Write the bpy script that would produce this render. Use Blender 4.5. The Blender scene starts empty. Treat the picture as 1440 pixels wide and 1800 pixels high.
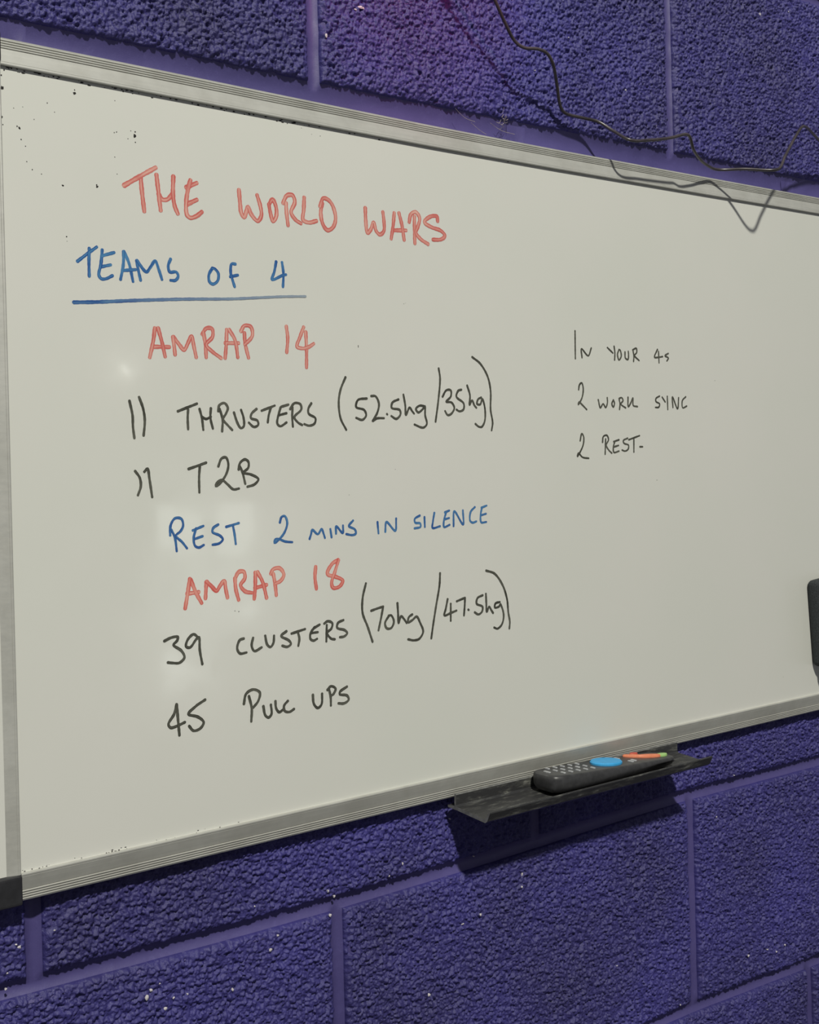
import bpy, bmesh, math, random
import numpy as np
from mathutils import Vector, Matrix

random.seed(7); rng = np.random.default_rng(11)
sc = bpy.context.scene
COL = sc.collection

# ------------------------------------------------------------------ frame of reference
# Measurements are in millimetres on the wall: X along the wall, Y into the wall (room side
# negative), Z up, with Z = 0 at the bed joint below the board, 1.35 m above the floor.
Z0 = 1350.0
def W(x, y, z): return Vector((x/1000, y/1000, (z+Z0)/1000))

# ------------------------------------------------------------------ camera
CB = np.array([[0.7912689638487136, -0.6109420602473831, -0.025361898005988658],
               [-0.021208318525339862, 0.014031137614568921, -0.9996766149123268],
               [0.6111003469767554, 0.7915509624767845, -0.0018546500923552157]])
U_, S_, V_ = np.linalg.svd(CB); CB = U_ @ V_
CT = np.array([-58.88607539052758, 355.8625228877433, 1015.0790494912928])
CP = -CB.T @ CT
FPX = 2150.0
cam = bpy.data.cameras.new('camera'); camo = bpy.data.objects.new('camera', cam); COL.objects.link(camo)
cam.sensor_fit = 'HORIZONTAL'; cam.sensor_width = 36; cam.lens = FPX/1440*36
cam.shift_y = (830-900)/1440; cam.clip_start = 0.02
rx, ry, rz = CB[0], -CB[1], -CB[2]
loc = W(*CP)
camo.matrix_world = Matrix(((rx[0], ry[0], rz[0], loc[0]), (rx[1], ry[1], rz[1], loc[1]),
                            (rx[2], ry[2], rz[2], loc[2]), (0, 0, 0, 1)))
sc.camera = camo
def at(px, py, Y=0.0):
    """the point of the plane Y (mm) that the photograph shows at pixel px, py"""
    d = CB.T @ np.array([(px-720)/FPX, (py-830)/FPX, 1.0])
    return CP + d*(Y-CP[1])/d[1]

# ------------------------------------------------------------------ world, lamps, exposure
wd = bpy.data.worlds.new('world'); sc.world = wd; wd.use_nodes = True
wd.node_tree.nodes['Background'].inputs[0].default_value = (0.90, 0.93, 1.0, 1)
wd.node_tree.nodes['Background'].inputs[1].default_value = 0.15
# the ceiling spotlight, high up on the left of the board
LDIR = np.array([.43, 1, -1.03]); KL = 3800.0
LPOS = np.array([200, 0, 350]) - LDIR*KL
l = bpy.data.lights.new('ceiling_spot', 'AREA'); l.shape = 'DISK'; l.size = 0.24
l.energy = 298; l.color = (1.0, 0.985, 0.88)
lo = bpy.data.objects.new('ceiling_spot_light', l); COL.objects.link(lo)
lo.location = W(*LPOS); lo.rotation_euler = Vector(LDIR).to_track_quat('-Z', 'Y').to_euler()
# magenta strip lamp above the board
l = bpy.data.lights.new('pink', 'SPOT'); l.energy = 1.6; l.color = (1.0, 0.10, 0.36); l.shadow_soft_size = .012
l.spot_size = math.radians(64); l.spot_blend = 1.0
lo = bpy.data.objects.new('pink_lamp_light', l); COL.objects.link(lo)
lo.location = W(105, -260, 870); lo.rotation_euler = Vector((0, 260, -62)).to_track_quat('-Z', 'Y').to_euler()
sc.view_settings.view_transform = 'Standard'; sc.view_settings.look = 'None'
sc.view_settings.gamma = 1; sc.view_settings.use_curve_mapping = False
sc.view_settings.exposure = 0.0

# ------------------------------------------------------------------ helpers
def tag(o, label=None, cat=None, group=None, kind=None):
    if label: o['label'] = label
    if cat: o['category'] = cat
    if group: o['group'] = group
    if kind: o['kind'] = kind
    return o
def empty(name, x, y, z):
    o = bpy.data.objects.new(name, None); o.empty_display_size = .02
    COL.objects.link(o); o.location = W(x, y, z); return o
def link_mesh(name, me, mat, parent=None):
    o = bpy.data.objects.new(name, me); COL.objects.link(o)
    if mat and not me.materials: me.materials.append(mat)
    if parent:
        o.parent = parent
        base = parent
        off = Vector((0, 0, 0))
        while base: off += base.location; base = base.parent
        o.location = -off
    return o
def mesh_np(name, verts, faces, smooth=True):
    """verts in millimetres (n,3); faces (m,4) or a list"""
    v = np.array(verts, dtype=np.float64)/1000.0; v[:, 2] += Z0/1000
    me = bpy.data.meshes.new(name)
    if isinstance(faces, np.ndarray):
        n = len(faces); k = faces.shape[1]
        me.vertices.add(len(v)); me.vertices.foreach_set('co', v.astype(np.float32).ravel())
        me.loops.add(n*k); me.loops.foreach_set('vertex_index', faces.astype(np.int32).ravel())
        me.polygons.add(n); me.polygons.foreach_set('loop_start', np.arange(0, n*k, k, dtype=np.int32))
        me.polygons.foreach_set('loop_total', np.full(n, k, np.int32))
        me.update(calc_edges=True)
    else:
        me.from_pydata([tuple(a) for a in v], [], faces); me.update()
    if smooth: me.polygons.foreach_set('use_smooth', np.ones(len(me.polygons), bool))
    return me
def grid(nx, nz, off=0):
    i, j = np.meshgrid(np.arange(nx-1), np.arange(nz-1), indexing='ij')
    a = (i*nz+j).ravel()+off
    return np.stack([a, a+nz, a+nz+1, a+1], 1)
def rbox(name, mat, parent, c, s, bevel=1.0, seg=2, rot=None, taper=None):
    """a bevelled box, centre c and size s in mm, with a rotation about its centre"""
    bm = bmesh.new(); bmesh.ops.create_cube(bm, size=1)
    for v in bm.verts:
        v.co = Vector((v.co.x*s[0], v.co.y*s[1], v.co.z*s[2]))
    if bevel: bmesh.ops.bevel(bm, geom=bm.edges[:], offset=bevel, segments=seg, profile=.6, affect='EDGES')
    R = rot or Matrix.Identity(3)
    for v in bm.verts: v.co = W(*(R @ v.co + Vector(c)))
    me = bpy.data.meshes.new(name); bm.to_mesh(me); bm.free()
    me.polygons.foreach_set('use_smooth', np.zeros(len(me.polygons), bool))
    return link_mesh(name, me, mat, parent)
def catmull(pts, step=1.2, ten=.5):
    P = [np.array(p, float) for p in pts]
    if len(P) == 2:
        n = max(2, int(np.linalg.norm(P[1]-P[0])/step)); return [P[0]+(P[1]-P[0])*k/n for k in range(n+1)]
    P = [2*P[0]-P[1]]+P+[2*P[-1]-P[-2]]
    out = []
    for i in range(1, len(P)-2):
        p0, p1, p2, p3 = P[i-1:i+3]
        L = np.linalg.norm(p2-p1)
        a, b = np.linalg.norm(p1-p0), np.linalg.norm(p3-p2)
        m1 = (p2-p0)*L/(a+L+1e-9); m2 = (p3-p1)*L/(b+L+1e-9)
        n = max(2, int(L/step))
        for k in range(n):
            t = k/n
            out.append((2*t**3-3*t**2+1)*p1+(t**3-2*t**2+t)*m1+(-2*t**3+3*t**2)*p2+(t**3-t**2)*m2)
    out.append(P[-2]); return out
def tube(name, mat, parent, path, r, seg=10):
    """a round cord along a path of (x, y, z) mm"""
    P = np.array(path); n = len(P); V = []; F = []
    T = np.gradient(P, axis=0); T /= np.linalg.norm(T, axis=1)[:, None]
    N = np.array([0, 1., 0]); rr = r if hasattr(r, '__len__') else [r]*n
    for i in range(n):
        N = N - T[i]*(N @ T[i]); N /= np.linalg.norm(N); Bn = np.cross(T[i], N)
        for k in range(seg):
            a = 2*math.pi*k/seg; V.append(P[i]+rr[i]*(math.cos(a)*N+math.sin(a)*Bn))
    for i in range(n-1):
        for k in range(seg):
            F.append((i*seg+k, i*seg+(k+1) % seg, (i+1)*seg+(k+1) % seg, (i+1)*seg+k))
    F.append(tuple(range(seg))[::-1]); F.append(tuple((n-1)*seg+k for k in range(seg)))
    return link_mesh(name, mesh_np(name, V, F), mat, parent)

# ------------------------------------------------------------------ materials
def new_mat(name):
    m = bpy.data.materials.new(name); m.use_nodes = True
    nt = m.node_tree; b = nt.nodes['Principled BSDF']; return m, nt, b
def nd(nt, t, **kw):
    n = nt.nodes.new(t)
    for k, v in kw.items():
        if k in n.inputs: n.inputs[k].default_value = v
        else: setattr(n, k, v)
    return n
def ramp(nt, src, stops):
    r = nt.nodes.new('ShaderNodeValToRGB'); e = r.color_ramp.elements
    while len(e) < len(stops): e.new(.5)
    for x, (p, c) in zip(e, stops):
        x.position = p; x.color = (*c, 1) if len(c) == 3 else c
    nt.links.new(src, r.inputs[0]); return r
def noise(nt, scale, detail=3, rough=.5, vec=None):
    n = nd(nt, 'ShaderNodeTexNoise'); n.inputs['Scale'].default_value = scale
    n.inputs['Detail'].default_value = detail; n.inputs['Roughness'].default_value = rough
    if vec is None:
        tc = nt.nodes.new('ShaderNodeTexCoord'); vec = tc.outputs['Object']
    nt.links.new(vec, n.inputs['Vector']); return n
def simple(name, col, rough=.5, metal=0, var=.0, scale=200, bump=0, spec=.5):
    m, nt, b = new_mat(name)
    b.inputs['Roughness'].default_value = rough; b.inputs['Metallic'].default_value = metal
    b.inputs['Specular IOR Level'].default_value = spec
    n = noise(nt, scale)
    r = ramp(nt, n.outputs[0], [(.3, tuple(c*(1-var) for c in col)), (.7, tuple(min(1, c*(1+var)) for c in col))])
    nt.links.new(r.outputs[0], b.inputs['Base Color'])
    if bump:
        bp = nd(nt, 'ShaderNodeBump'); bp.inputs['Strength'].default_value = bump; bp.inputs['Distance'].default_value = .0005
        nt.links.new(n.outputs[0], bp.inputs['Height']); nt.links.new(bp.outputs[0], b.inputs['Normal'])
    return m

def purple(name, smooth=False):
    m, nt, b = new_mat(name)
    b.inputs['Roughness'].default_value = .52 if smooth else .42
    b.inputs['Specular IOR Level'].default_value = .5
    n = noise(nt, 6, 4, .6); n2 = noise(nt, 260, 3, .6)
    lo, hi = ((.062, .052, .178), (.092, .077, .245)) if smooth else ((.037, .032, .130), (.054, .047, .245))  # joints paler: the sheen of smooth mortar is put into their colour
    r = ramp(nt, n.outputs[0], [(.3, lo), (.7, hi)])
    mx = nd(nt, 'ShaderNodeMix', data_type='RGBA', blend_type='MIX')
    g = ramp(nt, n2.outputs[0], [(.55, (0, 0, 0)), (.8, (.22, .22, .22))])
    nt.links.new(g.outputs[0], mx.inputs[0]); nt.links.new(r.outputs[0], mx.inputs[6]); mx.inputs[7].default_value = (.15, .135, .37, 1)
    nt.links.new(mx.outputs[2], b.inputs['Base Color'])
    v = noise(nt, 1000 if not smooth else 900, 3, .6)
    bp = nd(nt, 'ShaderNodeBump'); bp.inputs['Strength'].default_value = 1.0 if not smooth else .2
    bp.inputs['Distance'].default_value = .0006
    nt.links.new(v.outputs[0], bp.inputs['Height']); nt.links.new(bp.outputs[0], b.inputs['Normal'])
    return m
M_BLOCK = purple('purple_block_paint'); M_JOINT = purple('purple_joint_paint', True)
M_CHIP = simple('bare_chip', (.62, .58, .60), .8, var=.15)

m, nt, b = new_mat('whiteboard_enamel'); M_PANEL = m
b.inputs['Roughness'].default_value = .32; b.inputs['Coat Weight'].default_value = .7; b.inputs['Coat Roughness'].default_value = .05
n = noise(nt, 5, 3, .6)
r = ramp(nt, n.outputs[0], [(.3, (.715, .722, .668)), (.7, (.742, .735, .690))])
# old specks of wiped marker
n3 = noise(nt, 90, 5, .7); sp = ramp(nt, n3.outputs[0], [(.74, (0, 0, 0)), (.80, (.30, .30, .30))])
mx = nd(nt, 'ShaderNodeMix', data_type='RGBA'); nt.links.new(sp.outputs[0], mx.inputs[0]); nt.links.new(r.outputs[0], mx.inputs[6])
mx.inputs[7].default_value = (.45, .45, .42, 1); nt.links.new(mx.outputs[2], b.inputs['Base Color'])
gn = noise(nt, 14, 4, .65); gr = ramp(nt, gn.outputs[0], [(.40, (.045,)*3), (.62, (.20,)*3)])
nt.links.new(gr.outputs[0], b.inputs['Coat Roughness'])
bn = noise(nt, 9, 2, .4); bp = nd(nt, 'ShaderNodeBump'); bp.inputs['Strength'].default_value = .25; bp.inputs['Distance'].default_value = .0008
nt.links.new(bn.outputs[0], bp.inputs['Height']); nt.links.new(bp.outputs[0], b.inputs['Coat Normal'])

m, nt, b = new_mat('brushed_aluminium'); M_ALU = m
b.inputs['Metallic'].default_value = .30; b.inputs['Roughness'].default_value = .45
tc = nt.nodes.new('ShaderNodeTexCoord'); mp = nd(nt, 'ShaderNodeMapping'); mp.inputs['Scale'].default_value = (.04, 1, 1)
nt.links.new(tc.outputs['Object'], mp.inputs[0])
n = noise(nt, 500, 4, .6, mp.outputs[0]); n2 = noise(nt, 30, 4, .65)
r = ramp(nt, n.outputs[0], [(.2, (.52, .52, .49)), (.8, (.61, .605, .565))])
d2 = ramp(nt, n2.outputs[0], [(.35, (.62, .61, .58)), (.62, (1, 1, 1))])
mx = nd(nt, 'ShaderNodeMix', data_type='RGBA', blend_type='MULTIPLY'); mx.inputs[0].default_value = .35
nt.links.new(r.outputs[0], mx.inputs[6]); nt.links.new(d2.outputs[0], mx.inputs[7]); nt.links.new(mx.outputs[2], b.inputs['Base Color'])

M_CAP = simple('black_cap_plastic', (.022, .022, .026), .5, var=.2)
m, nt, b = new_mat('dusty_black_plastic'); M_TRAY = m; b.inputs['Roughness'].default_value = .4
tc = nt.nodes.new('ShaderNodeTexCoord'); mp = nd(nt, 'ShaderNodeMapping'); mp.inputs['Scale'].default_value = (.22, 1, 1)
nt.links.new(tc.outputs['Object'], mp.inputs[0]); n = noise(nt, 190, 5, .7, mp.outputs[0])
r = ramp(nt, n.outputs[0], [(.50, (.034, .034, .036)), (.60, (.075, .075, .072)), (.70, (.22, .22, .20))]); nt.links.new(r.outputs[0], b.inputs['Base Color'])
M_REM = simple('remote_black', (.042, .042, .045), .38, var=.25)
M_KEY = simple('grey_key_glint', (.42, .43, .45), .35, var=.1)  # pale tone paints the highlights on darker keys
M_BLUE = simple('sky_blue_pad', (.045, .36, .72), .5, var=.06)
M_ORG = simple('orange_key', (.80, .25, .13), .5, var=.08)
M_GRN = simple('green_key', (.36, .58, .20), .5, var=.08)
M_REDK = simple('red_key', (.62, .10, .07), .5, var=.08)
M_CABLE = simple('dusty_cable', (.055, .045, .050), .32, var=.45, scale=60, spec=.7)
M_FELT = simple('eraser_felt', (.034, .040, .044), .95, var=.5, scale=900, bump=.6)
M_ERAS = simple('eraser_plastic', (.040, .047, .050), .6, var=.3)
M_DIRT = simple('ink_speck', (.018, .016, .015), .8, var=.4)
M_WEB = simple('dust_thread', (.30, .26, .26), .9, var=.3)
M_FLOOR = simple('rubber_floor', (.05, .05, .052), .8, var=.4, scale=150)
M_GREY = simple('painted_block_far', (.28, .27, .30), .8, var=.1, scale=20)

def ink(name, dark, light, streak, rim=0.0, fade=None):
    """marker ink: UV.x across the stroke, UV.y along it (mm); streaky"""
    m, nt, b = new_mat(name); b.inputs['Roughness'].default_value = .38
    tc = nt.nodes.new('ShaderNodeTexCoord'); mp = nd(nt, 'ShaderNodeMapping'); mp.inputs['Scale'].default_value = (streak, .055, 1)
    nt.links.new(tc.outputs['UV'], mp.inputs[0])
    n = noise(nt, 1.0, 3, .6, mp.outputs[0])
    n2 = noise(nt, 55, 3, .5)
    sx = nt.nodes.new('ShaderNodeSeparateXYZ'); nt.links.new(tc.outputs['UV'], sx.inputs[0])
    # edge: 0 in the middle, 1 at the rim
    fr = nd(nt, 'ShaderNodeMath', operation='FRACT'); nt.links.new(sx.outputs[0], fr.inputs[0])
    e1 = nd(nt, 'ShaderNodeMath', operation='SUBTRACT'); nt.links.new(fr.outputs[0], e1.inputs[0]); e1.inputs[1].default_value = .5
    e2 = nd(nt, 'ShaderNodeMath', operation='ABSOLUTE'); nt.links.new(e1.outputs[0], e2.inputs[0])
    e3 = nd(nt, 'ShaderNodeMath', operation='MULTIPLY'); nt.links.new(e2.outputs[0], e3.inputs[0]); e3.inputs[1].default_value = .35+rim
    s = nd(nt, 'ShaderNodeMath', operation='ADD'); nt.links.new(n.outputs[0], s.inputs[0]); nt.links.new(e3.outputs[0], s.inputs[1])
    s2 = nd(nt, 'ShaderNodeMath', operation='MULTIPLY_ADD'); nt.links.new(n2.outputs[0], s2.inputs[0]); s2.inputs[1].default_value = .5
    nt.links.new(s.outputs[0], s2.inputs[2])
    c = ramp(nt, s2.outputs[0], [(.62+rim*.1, light), (.98+rim*.35, dark)])
    if fade:          # the pen ran dry: the ink itself gets thinner between two places on the board (m)
        so = nt.nodes.new('ShaderNodeSeparateXYZ'); nt.links.new(tc.outputs['Object'], so.inputs[0])
        mr = nd(nt, 'ShaderNodeMapRange'); mr.inputs['From Min'].default_value = fade[0]; mr.inputs['From Max'].default_value = fade[1]
        nt.links.new(so.outputs[0], mr.inputs['Value'])
        fx_ = nd(nt, 'ShaderNodeMix', data_type='RGBA'); nt.links.new(mr.outputs[0], fx_.inputs[0]); nt.links.new(c.outputs[0], fx_.inputs[6])
        fx_.inputs[7].default_value = (.38, .43, .46, 1); c = fx_
    nt.links.new(c.outputs[2] if fade else c.outputs[0], b.inputs['Base Color'])
    return m
M_RED = ink('red_ink', (.60, .130, .115), (.80, .48, .40), 9.0, .35)
M_RED2 = ink('red_ink_fresh', (.66, .110, .095), (.82, .42, .34), 8.0, .3)
M_BLU = ink('blue_ink', (.012, .065, .290), (.085, .260, .480), 3.0)
M_BLF = ink('blue_ink_faded', (.020, .085, .30), (.10, .22, .40), 2.0, 0, (-.20, .02))
M_BLK = ink('black_ink', (.042, .042, .032), (.125, .125, .100), 3.0)

# ------------------------------------------------------------------ the block wall
def hash2(i, j, k):
    h = (i*374761393 + j*668265263 + k*1274126177) & 0x7fffffff
    h = ((h ^ (h >> 13))*1103515245) & 0x7fffffff
    return ((h ^ (h >> 16)) & 0xffff)/65535.0
def cells(X, Z, size, seed, r):
    """rounded pebbles: highest value of hemispheres on a jittered grid"""
    gx = np.floor(X/size).astype(np.int64); gz = np.floor(Z/size).astype(np.int64)
    out = np.full(X.shape, 0.0)
    for a in (-1, 0, 1):
        for c in (-1, 0, 1):
            i, j = gx+a, gz+c
            px = (i+.1+.8*hash2(i, j, seed))*size; pz = (j+.1+.8*hash2(i, j, seed+1))*size
            rr = r*(.55+.75*hash2(i, j, seed+2)); amp = .25+.75*hash2(i, j, seed+3)
            ax = .75+.5*hash2(i, j, seed+4)
            q = 1-(((X-px)*ax)**2+((Z-pz)/ax)**2)/rr**2
            out = np.maximum(out, np.sqrt(np.clip(q, 0, 1))*amp)
    return out
def vnoise(X, Z, size, seed):
    x = X/size; z = Z/size; i = np.floor(x).astype(np.int64); j = np.floor(z).astype(np.int64)
    u = x-i; v = z-j; u = u*u*(3-2*u); v = v*v*(3-2*v)
    return ((hash2(i, j, seed)*(1-u)+hash2(i+1, j, seed)*u)*(1-v)+(hash2(i, j+1, seed)*(1-u)+hash2(i+1, j+1, seed)*u)*v)
def rough_height(X, Z):
    h = 2.6*cells(X, Z, 3.8, 3, 2.25)
    h += 1.5*cells(X+31, Z+17, 2.2, 23, 1.3)
    h -= 1.8*cells(X+11, Z+57, 9.0, 43, 2.6)
    h += 1.4*(vnoise(X, Z, 7, 5)-.5)+1.6*(vnoise(X, Z, 28, 9)-.5)+.8*(vnoise(X, Z, 1.5, 6)-.5)
    return h

# bed joints (Z as a function of X), laid by hand and so a little wavy
def pl(pts):
    xs = np.array([p[0] for p in pts], float); zs = np.array([p[1] for p in pts], float)
    return lambda x: np.interp(x, xs, zs)
BED = {3: pl([(-900, 899), (1600, 904)]),
       2: pl([(-900, 673), (-265, 674.5), (0, 674), (445, 678.5), (708, 679.5), (1600, 681)]),
       1: pl([(-900, 450), (1600, 452)]), 0.5: None,
       0: pl([(-900, 3), (-282, 1.5), (-105, -1.5), (7, -2.5), (134, -1.2), (290, 2.5), (434, 5.5), (560, 4), (680, 2.6), (1600, 3)]),
       -1: pl([(-900, -222), (200, -220), (446, -219), (670, -228), (1600, -229)]),
       -2: pl([(-900, -449), (1600, -453)])}
BED[1.5] = pl([(-900, 450), (1600, 452)])
courses = [(899, BED[3], 1125, pl([(-900, 1124), (1600, 1126)]), 1),
           (674, BED[2], 899, BED[3], 0),
           (450, BED[1], 674, BED[2], 1),
           (225, pl([(-900, 225), (1600, 227)]), 450, BED[1], 0),
           (0, BED[0], 225, pl([(-900, 225), (1600, 227)]), 1),
           (-225, BED[-1], 0, BED[0], 0),
           (-450, BED[-2], -225, BED[-1], 1)]
HW = 6.2          # half of the joint
def spaced(lo, hi, fine):
    """sample positions from lo to hi, dense inside the intervals listed in fine"""
    out = [lo]; x = lo
    while x < hi-1e-6:
        st = 12.0
        for a, c, s in fine:
            if a-12 <= x <= c: st = min(st, s if x >= a else max(s, a-x))
        x = min(hi, x+st)
        if hi-x < st*.4: x = hi
        out.append(x)
    return np.array(out)
wall = link_mesh('wall_back', mesh_np('wall_back', [(-2600, 12, -1350), (3400, 12, -1350), (3400, 12, 2650), (-2600, 12, 2650),
        (-2600, 120, -1350), (3400, 120, -1350), (3400, 120, 2650), (-2600, 120, 2650)],
        [(0, 1, 2, 3), (5, 4, 7, 6), (4, 0, 3, 7), (1, 5, 6, 2), (3, 2, 6, 7), (4, 5, 1, 0)], False), M_JOINT)
tag(wall, kind='structure')
def jx(parity, k):
    """X of the head joint k of a course"""
    base = 450*k - (225 if parity else 0)
    fix = {(1, 0): -256+0, (1, 1): 228, (1, 2): 655}
    return fix.get((parity, k), base) + (1.2*math.sin(k*2.1+parity) if (parity, k) not in fix else 0)
def head_fix(zlo, k, parity):
    x = jx(parity, k)
    if zlo == 0 and k == 2: x = 706.0
    if parity == 0 and k == 0: x = -1.0 if zlo > 600 else 0.5
    if parity == 0 and k == 1: x = 447.5 if zlo > 600 else 452.0
    return x
def visible_spacing(zlo):
    fx = [(-340, 790, .80), (-500, 1000, 4)]
    if zlo == 674: fz = [(655, 900, .84)]
    elif zlo == 450: fz = [(655, 676, 1.2)]; fx = [(-340, 790, 1.2)]
    elif zlo == 0: fz = [(-10, 90, .80)]
    elif zlo == -225: fz = [(-240, 10, .80)]
    elif zlo == -450: fx = [(250, 790, .80), (-500, 1000, 5)]; fz = [(-330, -220, .80), (-460, -330, 5)]
    elif zlo == 899: fx = [(300, 790, 1.5)]; fz = [(890, 935, 1.5), (930, 1130, 6)]
    else: return [(0, 0, 1)], [(0, 0, 1)]
    return fx, fz
for zlo, fb, zhi, ft, par in courses:
    for k in range(-2, 4):
        x0, x1 = head_fix(zlo, k, par)+HW, head_fix(zlo, k+1, par)-HW
        if x1 < -620 or x0 > 1250: continue
        fx, fz = visible_spacing(zlo)
        xs = spaced(x0, x1, fx); zs = spaced(zlo+HW, zhi-HW, fz)
        s = (zs-zs[0])/(zs[-1]-zs[0])
        X = np.repeat(xs[:, None], len(zs), 1)
        zb, zt = fb(xs)+HW, ft(xs)-(HW+11 if zhi == 674 else HW)      # a fat bed behind the top rail
        Z = zb[:, None]+(zt-zb)[:, None]*s[None, :]
        H = rough_height(X, Z)
        # arrises worn round and ragged, and a skirt back to the joint
        ed = np.minimum(np.minimum(X-x0, x1-X), np.minimum(Z-zb[:, None], zt[:, None]-Z))
        ed = ed + 1.6*(vnoise(X, Z, 5, 77)-.5) + 1.0*(vnoise(X, Z, 2.2, 78)-.5)
        f = np.clip(ed/7.5, 0, 1); rnd = np.sqrt(1-(1-f)**2)
        Y = -(H-1.6)*(.2+.8*rnd)+4.6*(1-rnd)**1.2
        V = np.stack([X, Y, Z], -1)
        # extend the rim to a skirt
        V = np.concatenate([V[:1], V, V[-1:]], 0); V = np.concatenate([V[:, :1], V, V[:, -1:]], 1)
        V[0, :, 1] = V[-1, :, 1] = 11; V[:, 0, 1] = V[:, -1, 1] = 11
        nx, nz = V.shape[:2]
        link_mesh('block', mesh_np('block', V.reshape(-1, 3), grid(nx, nz)[:, ::1]), M_BLOCK, wall)
# pointed mortar: concave beds and heads
def joint_depth(X, Z):
    """how deep the tooled joints lie below the face; the deepest joint near a point counts"""
    head = bed = lambda d: 1.2+6.4*np.cos(np.clip(np.abs(d)/11.0, 0, 1)*math.pi/2)
    Y = np.full(X.shape, 1.2)
    for zlo, fb, zhi, ft, par in courses:
        zb = fb(X); zt = ft(X)
        Y = np.maximum(Y, bed(Z-zb) if zlo != 674 else bed((Z-zb+5.5)*11/17.5)); inside = (Z > zb-1) & (Z < zt+1)
        for k in range(-2, 5):
            xj = head_fix(zlo, k, par)
            if xj < X.min()-30 or xj > X.max()+30: continue
            Y = np.where(inside, np.maximum(Y, head(X-xj)), Y)
    return Y
def joint_strip(path_x, path_z, along_x, drop=0.0):
    t = np.linspace(-1, 1, 17); V = []
    A = np.array(path_x); C = np.array(path_z)
    ww = (HW+5.5)
    if along_x: X = np.repeat(A[:, None], 17, 1); Z = C[:, None]-drop+t[None, :]*(ww+drop)
    else: X = A[:, None]+t[None, :]*ww; Z = np.repeat(C[:, None], 17, 1)
    wob = vnoise(X, Z, 16, 91)-.5; w2 = vnoise(X, Z, 3, 93)-.5
    T = np.repeat(t[None, :], len(A), 0)
    Y = joint_depth(X, Z)+.9*wob+.25*w2
    f = grid(len(A), 17)
    return mesh_np('mortar_joint', np.stack([X, Y, Z], -1).reshape(-1, 3), f)
for fn, st in ((BED[2], 2.5), (BED[0], 2.5), (BED[-1], 2.5), (BED[3], 4), (BED[-2], 8), (BED[1], 20), (courses[3][1], 20)):
    xs = np.arange(-600, 1250, st); link_mesh('mortar_joint', joint_strip(xs, fn(xs), True, 5.5 if fn is BED[2] else 0.0), M_JOINT, wall)
for zlo, fb, zhi, ft, par in courses:
    for k in range(-1, 4):
        x = head_fix(zlo, k, par)
        if x < -620 or x > 1250: continue
        st = 2.5 if zlo in (674, 0, -225, -450) else 12
        a, c = float(fb(x)), float(ft(x)); zs = np.arange(a, c+st*.5, st)
        link_mesh('mortar_joint', joint_strip(np.full(len(zs), x)+.8*np.sin(zs/31.), zs, False), M_JOINT, wall)
# chips in the paint, bare white stone
CH = [(258, 1754, 4, 6), (267, 1742, 3, 3), (282, 1730, 2, 2), (292, 1774, 3.5, 3), (307, 1755, 2, 2.5), (331, 1748, 1.8, 1.8), (35, 1666, 3, 3), (29, 1661, 2, 1.5),
      (97, 1636, 2, 1.5), (477, 1670, 4, 3.5), (490, 1645, 2.5, 2.5), (582, 1609, 3, 3), (589, 1576, 2.5, 2.5), (578, 1567, 1.5, 3), (710, 1519, 1.6, 3), (685, 1540, 2.5, 2.5),
      (449, 1594, 2, 2), (845, 1608, 2.5, 3), (815, 1625, 4, 1.8), (755, 1749, 3.5, 4), (411, 1741, 2, 4), (920, 1536, 2.5, 8), (918, 1559, 3, 3), (1260, 1436, 2.5, 2), (1316, 1680, 3.5, 3.5),
      (1350, 1669, 4, 2.5), (1365, 1673, 3, 3), (1381, 1661, 3, 2.5), (637, 12, 9, 3), (628, 16, 5, 2), (574, 62, 2.2, 5), (1338, 24, 3, 4), (1388, 20, 2, 2), (1102, 158, 2.5, 2), (1155, 220, 2, 2),
      (943, 123, 1.8, 1.8), (1000, 66, 1.5, 1.5), (835, 1506, 1.5, 1.5), (1086, 1698, 2, 1.5), (793, 1440, 1.5, 1.5), (12, 1740, 2, 2), (14, 1712, 1.5, 1.5), (1198, 1767, 2, 2), (1291, 1363, 1.8, 1.5)]
V = []; F = []
for (px, py, a, c) in CH:
    P = at(px, py, -1.2); sx = a/2.0*.95; sz = c/2.4; n = 8; b0 = len(V)
    hy = float(-(rough_height(np.array([P[0]]), np.array([P[2]]))[0]-1.6))
    yy = min(hy, .5)-.5
    V.append((P[0], yy-.5, P[2]))
    for k in range(n):
        an = 2*math.pi*k/n; q = random.uniform(.65, 1.2)
        V.append((P[0]+sx*q*math.cos(an), yy+random.uniform(-.1, .2), P[2]+sz*q*math.sin(an)))
    for k in range(n):
        an = 2*math.pi*k/n
        V.append((P[0]+sx*.7*math.cos(an), yy+1.8, P[2]+sz*.7*math.sin(an)))
    for k in range(n):
        k2 = (k+1) % n
        F.append((b0, b0+1+k, b0+1+k2)); F.append((b0+1+k, b0+1+n+k, b0+1+n+k2, b0+1+k2))
o = link_mesh('paint_chips', mesh_np('paint_chips', V, F, False), M_CHIP, wall); tag(o, 'small white chips in the purple paint', kind='stuff')

# the floor, and the unseen far wall; its glowing panes and lamp are added for board reflections
fl = rbox('floor', M_FLOOR, None, (400, -2400, -1375), (6000, 5000, 50), 0); tag(fl, kind='structure')
def lit(name, col, e):
    m, nt, b = new_mat(name); b.inputs['Base Color'].default_value = (.02, .02, .02, 1)
    b.inputs['Emission Color'].default_value = (*col, 1); b.inputs['Emission Strength'].default_value = e; return m
M_GLOW = lit('glow_pane_bright', (.93, 1.0, .95), 3.4)

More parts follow.
